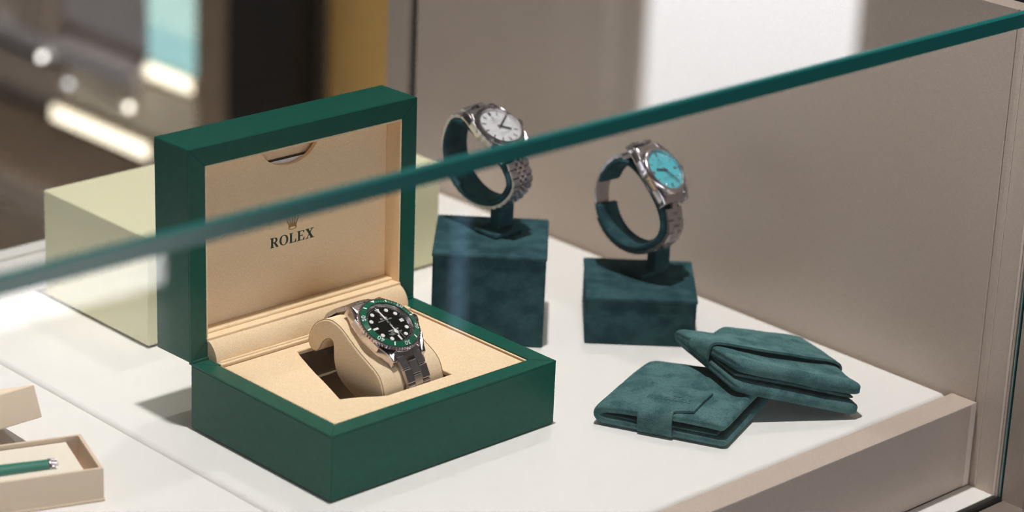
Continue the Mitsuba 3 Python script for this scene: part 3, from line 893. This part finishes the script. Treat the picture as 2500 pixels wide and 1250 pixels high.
    return w


def dress_watch(name, M, P, label, fluted, dial, marks, R, hour, minute, kind, skip=None):
    """R: bezel radius"""
    w = thing(name, label, 'watch')
    rd = R * 0.815
    obj('dial', lathe([(0.001, 0.0), (rd + 0.2, 0.0), (rd + 0.2, -0.5), (0.001, -0.5)]), dial, w, smooth=30, M=M)
    obj('inner_ring', lathe([(rd, 0.0), (rd + 0.25, 1.7), (rd + 0.55, 1.9), (rd + 0.55, -0.3)]), 'steel', w, smooth=25, M=M)
    if fluted:
        n, k = 72, 6
        a = np.arange(n * k) * 2 * np.pi / (n * k)
        f = np.abs(((a * n / (2 * np.pi)) % 1) - 0.5) * 2
        rings = []
        for r_, z_, d_ in ((rd + 0.5, 1.5, 0), (rd + 0.55, 2.0, 0.0), (rd + 1.0, 2.05, 0.10), (R * 0.93, 1.35, 0.34), (R - 0.15, 0.35, 0.34), (R, -0.1, 0.05), (R, -0.8, 0)):
            rings.append(np.stack([r_ * np.cos(a), r_ * np.sin(a), z_ - d_ * f], -1))
        v = np.stack(rings, 1).reshape(-1, 3)
        obj('bezel', tri(v, grid_faces(n * k, 7, True, False)), 'steel', w, smooth=12, M=M)
    else:
        obj('bezel', lathe([(rd + 0.5, 1.5), (rd + 0.6, 2.0), (rd + 1.0, 2.15), (R * 0.93, 1.75), (R * 0.985, 0.8), (R, 0.0), (R, -0.8)]), 'steel', w, smooth=50, M=M)
    lug = R * 0.555
    obj('case', case_mesh(R, lug, lug + 3.4, R * 1.25, -0.5, -6.6, False), 'steel', w, smooth=46, M=M)
    obj('case_back', lathe([(0.001, -8.8), (R * 0.75, -8.8), (R * 0.88, -6.8), (R * 0.88, -6.4), (0.001, -6.4)]), 'steel', w, smooth=25, M=M)
    cg = extr(ring_gear(2.9, 0.3, 24), 0, 3.2)
    cg = cat(cg, trimesh.creation.cylinder(2.0, 3.0, sections=24))
    cg.apply_transform(trans(R + 0.4, 0, -3.5) @ rot([0, 1, 0], 90))
    obj('crown', cg, 'steel', w, smooth=30, M=M)
    obj('crystal', lathe([(0.001, 2.75), (rd + 0.3, 2.65), (rd + 0.55, 2.2)]), 'crystal', w, smooth=30, M=M)
    obj('minute_track', ticks(rd * 0.945, rd * 0.985, 60, 0.10, 0.0, 0.04), marks, w, M=M, kind='stuff')
    for k in range(12):
        if k == 3 and fluted:
            continue
        L = rd * 0.105
        bar = lambda x: cbox(x - 0.36, x + 0.36, -L, L, 0, 0.42, 0.14)
        m = cat(bar(-0.5), bar(0.5)) if k in (0,) or (not fluted and k in (3, 6, 9)) else bar(0)
        obj('hour_marker', at_clock(m, 30 * k, rd * 0.80), 'dark_print' if fluted else 'steel', w, M=M)
    cr_ = crown_shape(1.7)
    obj('dial_emblem', moved(extr(cr_, 0.0, 0.1), trans(0, rd * 0.49, 0)), marks, w, smooth=False, M=M)
    word(w, M, 'ROLEX', 1.15, rd * 0.415, 0.02, marks)
    word(w, M, 'OYSTER PERPETUAL', 0.6, rd * 0.30, 0.02, marks)
    word(w, M, 'SUPERLATIVE CHRONOMETER', 0.55, -rd * 0.36, 0.02, marks)
    word(w, M, 'OFFICIALLY CERTIFIED', 0.55, -rd * 0.46, 0.02, marks)
    hh = unary_union([sbox(-0.35, -2.2, 0.35, 1), Polygon([(-0.62, 0), (0.62, 0), (0.55, rd * 0.55), (-0.55, rd * 0.55)])])
    mh = unary_union([sbox(-0.3, -2.6, 0.3, 1), Polygon([(-0.52, 0), (0.52, 0), (0.42, rd * 0.90), (-0.42, rd * 0.90)])])
    obj('hour_hand', extr_bevel(hand_at(hh, hour), 0.7, 0.95, 0.1, 2), 'dark_print', w, M=M)
    obj('minute_hand', extr_bevel(hand_at(mh, minute), 1.05, 1.3, 0.1, 2), 'dark_print', w, M=M)
    obj('hand_hub', lathe([(0.001, 1.6), (0.6, 1.55), (0.7, 1.4), (0.7, 0.5)], 20), 'dark_print', w, M=M)
    if fluted:
        date_lens(w, M, rd * 0.76, 3.0, 2.4)
    for s in (-1, 1):
        g = sbox(-lug + 0.15, R * 0.7, lug - 0.15, R * 1.22).difference(Point(0, 0).buffer(R * 0.97, 48))
        m = extr_bevel(g, -4.2, -1.3, 0.5, 3)
        m = mapped(m, lambda v: np.c_[v[:, 0], v[:, 1], v[:, 2] - 0.028 * np.maximum(0, v[:, 1] - R * 0.65) ** 2])
        if s < 0:
            m = moved(m, rot([0, 0, 1], 180))
        obj('end_link', m, 'brushed_steel', w, smooth=30, M=M)
    fn, total = bracelet(w, M, P, kind, 2 * lug - 0.4, (2 * lug - 0.4) * 0.80, skip)
    if skip:
        # folded clasp where the links stop
        ds = np.linspace(skip[0] * total - 2, skip[1] * total + 2, 24)
        pts = np.array([fn(d)[0] for d in ds])
        obj('clasp', strip(np.c_[0 * ds, pts], (1, 0, 0), 15.2, 1.7, e=8, ncs=24), 'brushed_steel', w, M=M)
    return w


# ---- the diver's watch on the cushion
M1 = frame(np.array([0.0900, 0.0542, 0.0732]) - 0.0020 * np.array([0.019, -0.487, 0.873]), (0.998, 0.059, 0.011), (-0.057, 0.871, 0.488))
front = [(-20.5, -4.6), (-24, -5.6), (-28, -7.0), (-33, -9.6), (-37.6, -14), (-40.3, -21), (-40.5, -30), (-39, -38)]
rear = [(20.5, -4.8), (24.5, -7.8), (29, -12.8), (33.2, -19.2), (36.2, -26), (36.8, -33), (34.8, -41), (31, -48), (27, -54)]
diver_watch(M1, (front, rear), 'steel diver watch with green bezel and black dial on the cream cushion')

# ------------------------------------------------------------------ velvet stands with cuffs, and the watches they carry
def cuff_curve(cu, cn, r, top, n=240):
    """closed curve in (y, z) of the watch: round below, flattened where the watch head sits; angle 0 = +y, counted counter-clockwise"""
    a = np.arange(n) * 2 * np.pi / n
    s = np.sin(a)
    b = np.where(s > 0, top - cn, r)
    e = np.where(s > 0, 0.80, 1.0)
    return np.c_[cu + r * np.sign(np.cos(a)) * np.abs(np.cos(a)) ** e, cn + b * np.sign(s) * np.abs(s) ** e], np.degrees(a)


def offset_curve(c, d):
    p = Polygon(c).buffer(d, 24)
    q = np.array(p.exterior.coords)[:-1]
    if Polygon(q).exterior.is_ccw is False:
        q = q[::-1]
    return q


def arc(c, a0, a1, cen, n=90):
    """the part of a closed curve between two directions seen from cen, counter-clockwise"""
    ang = np.degrees(np.arctan2(c[:, 1] - cen[1], c[:, 0] - cen[0]))
    o = np.argsort(ang)
    x = np.linspace(a0, a1, n)
    return np.c_[np.interp(x, ang[o], c[o, 0], period=360), np.interp(x, ang[o], c[o, 1], period=360)]


def stand(label, cx, cy, phi, s, h, Mw, cu, cn, r, gap, foot_xy, neck_xy, category='watch stand'):
    t = thing('watch_stand', label, category)
    MB = trans(cx, cy, 0) @ rot([0, 0, 1], phi)
    body = rbox(-s / 2, s / 2, -s / 2, s / 2, 0.0, h - 0.0022, 0.0018, 16)
    obj('block', body, 'stand_velvet', t, M=MB)
    obj('block_top', rbox(-s / 2 - 0.0006, s / 2 + 0.0006, -s / 2 - 0.0010, s / 2 + 0.0006, h - 0.0032, h, 0.0015, 16), 'stand_velvet', t, M=MB)
    fx, fy = foot_xy
    obj('foot', rbox(fx - 0.0115, fx + 0.0135, fy - 0.011, fy + 0.011, h - 0.0003, h + 0.0034, 0.0014, 14), 'stand_velvet', t)
    cyl, _ = cuff_curve(cu, cn, r, -9.2)
    inner = offset_curve(cyl, -2.0)
    cen = (cu, cn)
    if gap:
        A = arc(inner, gap[1], gap[0] + 360, cen, 120)
        A2 = A
    else:
        A2 = arc(inner, -60, 300, cen, 140)
    P3 = np.c_[0 * A2[:, 0], A2]
    m = strip(P3, (1, 0, 0), 22.0, 3.8, e=9, ncs=36)
    obj('cuff', m, 'stand_velvet', t, M=Mw)
    nx, ny = neck_xy
    # neck: from the foot up to the underside of the cuff
    w = (Mw @ np.c_[0 * A2[:, 0], A2, np.ones(len(A2))].T).T[:, :3]
    low = w[np.argmin(np.abs(w[:, 1] - ny) + 10 * (w[:, 2] > w[:, 2].mean()))]
    top = low[2] + 0.0005
    obj('neck', rbox(nx - 0.0072, nx + 0.0072, ny - 0.0045, ny + 0.0045, h + 0.002, top, 0.0012, 12), 'stand_velvet', t)
    return t, cyl


def loop_path(cyl, cu, cn, R, a0=28, a1=-208, off=1.7):
    o = offset_curve(cyl, off)
    A = arc(o, a1, a0, (cu, cn), 60)[::-1]          # from the 12 side, down behind and round to the 6 side
    y0 = R * 1.22
    pre = [(y0, -R * 0.33), (y0 + 3.0, -R * 0.33 - 3.2)]
    post = [(-y0 - 3.0, -R * 0.33 - 3.2), (-y0, -R * 0.33)]
    return np.vstack([pre, A, post])


# taller stand, white dial
M2 = frame((0.267, 0.1496, 0.1386), (0.998, 0.058, 0.029), (-0.065, 0.853, 0.517))
t, cyl = stand('taller teal velvet block stand behind the box carrying the white dial watch', 0.2592, 0.1454, -44.9, 0.0752, 0.0645, M2, -2.6, -25.0, 33.0, None, (0.2665, 0.1480), (0.2725, 0.1500))
dress_watch('dress_watch', M2, loop_path(cyl, -2.6, -25.0, 18.0), 'steel watch with white dial and fluted bezel on the taller stand', True, 'dial_white', 'dark_print', 18.0, 125, 60, 'jubilee')
# lower stand, turquoise dial
M3 = frame((0.349, 0.0746, 0.1120), (0.991, 0.107, -0.080), (-0.018, 0.706, 0.708))
t, cyl = stand('lower teal velvet block stand by the side wall carrying the turquoise dial watch', 0.3396, 0.0822, -43.7, 0.0742, 0.0341, M3, -7.0, -30.0, 32.0, (-64, -26), (0.3500, 0.0900), (0.3590, 0.0840))
pth = loop_path(cyl, -7.0, -30.0, 18.0)
dress_watch('dress_watch', M3, pth, 'steel watch with turquoise dial and smooth bezel on the lower stand', False, 'dial_turquoise', 'dark_print', 18.0, 282, 144, 'oyster', (0.24, 0.42))
# ------------------------------------------------------------------ velvet travel pouches
def pouch(label, corners, cfree, cfold, strap_fn, seed, wr, th=6.4):
    """corners: A (fold, side 0), D (free edge, side 0), C (free edge, side 1), B (fold, side 1) of the underside, in metres"""
    A, D_, C_, B = (np.array(c, float) for c in corners)
    nrm = np.cross(D_ - A, B - A)
    nrm /= np.linalg.norm(nrm)
    if nrm[2] < 0:
        nrm = -nrm
    up = nrm * 0.75 + np.array([0, 0, 0.25])
    up /= np.linalg.norm(up)
    LP, LW = np.linalg.norm(D_ - A), np.linalg.norm(B - A)

    def fmap(v):
        """v: (along p in mm, across w in mm, height in mm)"""
        a, b, c = v[:, 0] / (LP * 1000), v[:, 1] / (LW * 1000), v[:, 2] / 1000
        p = (A * ((1 - a) * (1 - b))[:, None] + D_ * (a * (1 - b))[:, None] + C_ * (a * b)[:, None] + B * ((1 - a) * b)[:, None])
        q = p + up * c[:, None]
        k = meshkit.noise(np.c_[v[:, 0] / 17, v[:, 1] / 21, c * 0 + seed], seed) - 0.5
        k2 = meshkit.noise(np.c_[v[:, 0] / 7, v[:, 1] / 9, c * 0 + seed], seed + 5) - 0.5
        return q + up * ((k * wr + k2 * wr * 0.3) * np.clip(v[:, 2] / 8, 0, 1) / 1000)[:, None]
    t = thing('travel_pouch', label, 'pouch')
    lp, lw = LP * 1000, LW * 1000
    # U-shaped padded sheet: lower layer, fold, upper layer
    s = np.linspace(0, 1, 26)
    low = np.c_[lp - th / 2 - s * (lp - th / 2 - 9), th / 2 + 0 * s]
    fr = cfold / 2
    ang = np.linspace(-90, -270, 16)[1:-1]
    fold = np.c_[9 + (9 - th / 2) * np.cos(np.radians(ang)), th / 2 + fr + fr * np.sin(np.radians(ang))]
    a2 = 9 + s * (lp - 9 - th / 2 - 1.5)
    rise = th / 2 + 2 * fr + (cfree - 2 * fr - th) * np.clip((a2 - 9) / (lp - 9), 0, 1) ** 1.1 + 1.6 * np.sin(np.pi * np.clip(a2 / lp, 0, 1))
    pth = np.vstack([low, fold, np.c_[a2, rise]])
    P3 = np.c_[pth[:, 0], np.full(len(pth), lw / 2), pth[:, 1]]
    # resample evenly
    l = np.r_[0, np.cumsum(np.linalg.norm(np.diff(P3, axis=0), axis=1))]
    x = np.linspace(0, l[-1], 150)
    P3 = np.c_[[np.interp(x, l, P3[:, k]) for k in range(3)]].T
    for k in range(3):
        P3[1:-1] = 0.25 * P3[:-2] + 0.5 * P3[1:-1] + 0.25 * P3[2:]
    wv = np.full(len(P3), lw)
    m = strip(P3, (0, 1, 0), lw, th, e=14, ncs=96, groove=0.7)
    m = mapped(m, lambda v: np.c_[v[:, 0], v[:, 1], np.maximum(v[:, 2], 0.0)])
    # split long cross-section spans so that the sheet can drape
    m = trimesh.Trimesh(m.vertices, m.faces, process=False)
    v_, f_ = trimesh.remesh.subdivide_to_size(m.vertices, m.faces, 4.0, max_iter=6)
    m = trimesh.Trimesh(v_, f_, process=True)
    dimple = strap_fn.get('dimple')

    def shape(v):
        v = v.copy()
        if dimple:
            ca, cb, wa, wb, dp = dimple
            up_ = v[:, 2] > 2 * fr + 0.5
            v[:, 2] -= up_ * dp * np.exp(-((v[:, 0] / lp - ca) / wa) ** 2) * np.clip(1 - ((v[:, 1] / lw - cb) / wb) ** 2, 0, 1)
        return fmap(v)
    obj('cover', mapped(m, shape), 'velvet', t, smooth=60)
    # inner lining strips along the open side, between the layers
    inner = np.c_[np.linspace(9, lp - 8, 20), np.full(20, lw / 2), th + (np.linspace(0, 1, 20)) * (cfree - 2 * th) * 0.42 - 0.8]
    m = strip(inner, (0, 1, 0), lw - 5, 2.2, e=14, ncs=48)
    obj('lining', mapped(m, fmap), 'velvet', t, smooth=50)
    strap_fn['build'](t, fmap, lp, lw, pth, rise, a2, th)
    return t


def top_height(a, rise, a2, th):
    return np.interp(a, a2, rise) + th / 2


def strap1(t, fmap, lp, lw, pth, rise, a2, th):
    """band up the open side, with a broad embossed tab on the top"""
    def prof(frac, n=60):
        # path over the border in (w, c)
        zt = top_height(frac * lp, rise, a2, th) + 0.3
        pts = [(3.0, 0.8), (-0.6, 3.0), (-1.3, 7.0), (-1.5, zt * 0.62), (-1.0, zt - 2.6), (1.2, zt - 0.4), (5.0, zt + 0.7), (12, zt + 0.9), (22, zt + 0.9), (34, zt + 0.9), (40.0, zt + 0.9)]
        l = np.r_[0, np.cumsum(np.linalg.norm(np.diff(np.array(pts), axis=0), axis=1))]
        return CubicSpline(l, np.array(pts))(np.linspace(0, l[-1], n))
    n = 60
    fr_ = np.linspace(0, 1, 36)
    rows = []
    for i in range(n):
        s = i / (n - 1)
        k = float(np.clip((s - 0.34) / 0.07, 0, 1))
        k = k * k * (3 - 2 * k)
        lo = 0.355 - 0.015 * k
        hi = 0.605 + 0.13 * k
        rows.append(lo + (hi - lo) * fr_)
    rows = np.array(rows)
    V = []
    for j in range(len(fr_)):
        pr_ = prof(float(rows[:, j].mean()), n)
        V.append(np.c_[rows[:, j] * lp, pr_])
    V = np.array(V).transpose(1, 0, 2)          # n x 36 x 3
    outer_ = V.reshape(-1, 3)
    d = np.gradient(V, axis=0)
    nn = np.cross(d, np.gradient(V, axis=1)).reshape(-1, 3)
    nn /= np.linalg.norm(nn, axis=1, keepdims=True)
    inner_ = outer_.copy()
    sgn = np.sign((nn.reshape(n, -1, 3)[-5, 5])[2])
    outer2 = outer_ + nn * sgn * 0.75
    inner2 = inner_ - nn * sgn * 0.75
    m_ = V.shape[1]
    f = grid_faces(n, m_)
    idx = np.arange(n * m_).reshape(n, m_)
    border = np.r_[idx[0], idx[1:, -1], idx[-1, -2::-1], idx[-2:0:-1, 0]]
    b2 = np.roll(border, -1)
    N0 = n * m_
    side = np.c_[border, b2, b2 + N0, border + N0]
    m = tri(np.vstack([outer2, inner2]), np.vstack([f, f[:, ::-1] + N0, side]))
    m.fix_normals()
    s_ = obj('strap', mapped(m, fmap), 'velvet', t, smooth=40)
    # embossed emblem and name pressed on the tab
    g, w_ = letters('ROLEX', 5.2)
    g = affinity.translate(affinity.scale(g, 0.98, 1.0, origin=(0, 0)), -w_ / 2, -7.5)
    em = unary_union([g, affinity.translate(crown_shape(8.5), 0, -0.5)])
    e_ = extr_bevel(em.buffer(0.12), 0, 0.55, 0.3, 2)

    def place(v):
        # text runs along the fold-to-edge direction
        a = 0.535 * lp + v[:, 0] * 0.98
        w__ = 23.0 + v[:, 1]
        return fmap(np.c_[a, w__, top_height(a, rise, a2, th) + 1.55 + v[:, 2]])
    obj('embossing', mapped(e_, place), 'velvet', s_, smooth=30)


def strap2(t, fmap, lp, lw, pth, rise, a2, th):
    """broad band: up the open side and across the whole top"""
    n, m_ = 90, 40
    fr_ = np.linspace(0, 1, m_)
    V = np.zeros((n, m_, 3))
    for j in range(m_):
        for i in range(n):
            s = i / (n - 1)
            k = float(np.clip((s - 0.15) / 0.30, 0, 1))
            k = k * k * (3 - 2 * k)
            lo, hi = 0.30 * (1 - k) + 0.015 * k, 0.60 + 0.03 * k - 0.05 * max(0, s - 0.3)
            V[i, j, 0] = (lo + (hi - lo) * fr_[j]) * lp
        a = V[:, j, 0].mean()
        zt = float(top_height(a, rise, a2, th)) + 0.4
        pts = np.array([(2.0, 4.5), (-0.8, 6.5), (-1.5, 9.5), (-1.3, zt * 0.72), (-0.9, zt - 2.4), (1.5, zt - 0.2), (6, zt + 0.9), (lw * 0.3, zt + 1.6), (lw * 0.5, zt + 1.8), (lw * 0.75, zt + 1.3), (lw - 4, zt + 0.7), (lw - 0.5, zt - 0.6), (lw + 0.9, zt - 3.0), (lw + 0.6, zt - 6.0)])
        l = np.r_[0, np.cumsum(np.linalg.norm(np.diff(pts, axis=0), axis=1))]
        q_ = CubicSpline(l, pts)(np.linspace(0, l[-1], n))
        V[:, j, 1:] = q_
    d = np.cross(np.gradient(V, axis=0), np.gradient(V, axis=1))
    d /= np.linalg.norm(d, axis=2, keepdims=True)
    if d[n // 2, m_ // 2, 2] < 0:
        d = -d
    o1, o2 = (V + d * 0.8).reshape(-1, 3), (V - d * 0.8).reshape(-1, 3)
    f = grid_faces(n, m_)
    idx = np.arange(n * m_).reshape(n, m_)
    border = np.r_[idx[0], idx[1:, -1], idx[-1, -2::-1], idx[-2:0:-1, 0]]
    b2 = np.roll(border, -1)
    N0 = n * m_
    m = tri(np.vstack([o1, o2]), np.vstack([f, f[:, ::-1] + N0, np.c_[border, b2, b2 + N0, border + N0]]))
    m.fix_normals()
    obj('strap', mapped(m, fmap), 'velvet', t, smooth=40)


pouch('folded teal velvet pouch lying flat, with embossed strap tab, under the other pouch', [(0.198, -0.014, 0.0003), (0.236, -0.094, 0.0003), (0.311, -0.064, 0.0003), (0.280, 0.017, 0.0003)], 17.5, 7.0, {'build': strap1}, 3, 1.0, 7.0)
pouch('folded teal velvet pouch leaning on top of the other pouch', [(0.294, 0.010, 0.0235), (0.268, -0.069, 0.0205), (0.337, -0.116, 0.0008), (0.372, -0.036, 0.0080)], 23.0, 2.5, {'build': strap2, 'dimple': (0.72, 0.55, 0.16, 0.55, 3.2)}, 8, 1.2, 9.3)

# ------------------------------------------------------------------ pen box, its lid, the pen
u2, v2 = np.array([-0.943, 0.334]), np.array([0.334, 0.943])
MP = np.eye(4)
MP[:2, 0], MP[:2, 1] = u2, v2
MP[:3, 2] = (0, 0, 1)
MP[:3, 3] = (-0.0988, 0.0846, 0)
MP[:3, 0] = np.r_[u2, 0]
MP[:3, 1] = np.r_[v2, 0]
# local: x along the box away from its right end, y across; the frame is left-handed, so mirror x
MP[:3, 0] *= -1
PW, PL, PH = 0.0500, 0.172, 0.0205
pb = thing('pen_box', 'open cream paper pen box holding a green pen, cut by the frame', 'box')
wl = 0.0021
o_ = sbox(-PL, 0, 0, PW)
i_ = sbox(-PL + wl, wl, -wl, PW - wl)
obj('tray', extr_bevel(o_.difference(i_), 0.0012, PH, 0.0006, 3), 'cream_paper', pb, M=MP)
obj('base', cbox(-PL - 0.0006, 0.0006, -0.0006, PW + 0.0006, 0.0, 0.0014, 0.0003), 'cream_paper', pb, M=MP)
ins = sbox(-PL + wl + 0.0006, wl + 0.0006, -0.0098, PW - wl - 0.0006)
slot = sbox(-PL + 0.02, 0.0135, -0.0235, 0.0262)
obj('insert', extr_bevel(ins.difference(slot.buffer(0.0)), 0.009, 0.0178, 0.0004, 2), 'cream_insert', pb, M=MP)
obj('insert', extr(ins, 0.0014, 0.0092), 'cream_insert', pb, M=MP)
pen = thing('pen', 'glossy green pen with a silver knurled ring lying in the pen box', 'pen')
pr_ = [(0.0005, 0.0), (0.0042, 0.0003), (0.0044, 0.0010)]
body_p = lathe([(0.0003, 0.0006), (0.0047, 0.0006), (0.0049, 0.0012), (0.0054, 0.02), (0.0060, 0.045), (0.0062, 0.070), (0.0060, 0.100), (0.0048, 0.128), (0.0030, 0.134), (0.0003, 0.135)], 64)
RP = trans(-0.0265, 0.0198, 0.0162) @ rot([0, 1, 0], -90)
obj('barrel', body_p, 'pen_green', pen, smooth=40, M=MP @ RP)
ringp = cat(extr(affinity.scale(ring_gear(5.3, 0.5, 22), 0.001, 0.001, origin=(0, 0)), -0.0022, -0.0006), lathe([(0.0049, 0.0010), (0.0053, 0.0006), (0.0053, -0.0002), (0.0050, -0.0006)], 48), extr(affinity.scale(ring_gear(4.9, 0.45, 20), 0.001, 0.001, origin=(0, 0)), -0.0038, -0.0025), lathe([(0.0003, -0.0046), (0.0036, -0.0044), (0.0045, -0.0036), (0.0045, -0.0005)], 48))
obj('end_ring', ringp, 'steel', pen, smooth=30, M=MP @ RP)
# lid leaning on the back edge of the pen box: tipped 23 degrees, front edge up
lidb = thing('pen_box_lid', 'cream paper lid of the pen box tilted against its back, cut by the frame', 'paper_lid')
LL, LWd, LHt = 0.175, 0.0520, 0.0200
sh_o = t2m(cbox(-LL, 0, 0, LWd, 0, LHt, 0.0005))
sh_i = m3.Manifold.cube([LL - 0.0044, LWd - 0.0044, LHt]).translate([-LL + 0.0022, 0.0022, -0.0022])
ML = trans(-0.0872, 0.1640, 0.0212) @ rot([0, 0, 1], 0.0) @ rot([1, 0, 0], -23.0)
obj('shell', m2t(sh_o - sh_i), 'cream_paper', lidb, smooth=25, M=ML)
# drop empty label fields
for k in list(labels):
    labels[k] = {a: b for a, b in labels[k].items() if b}
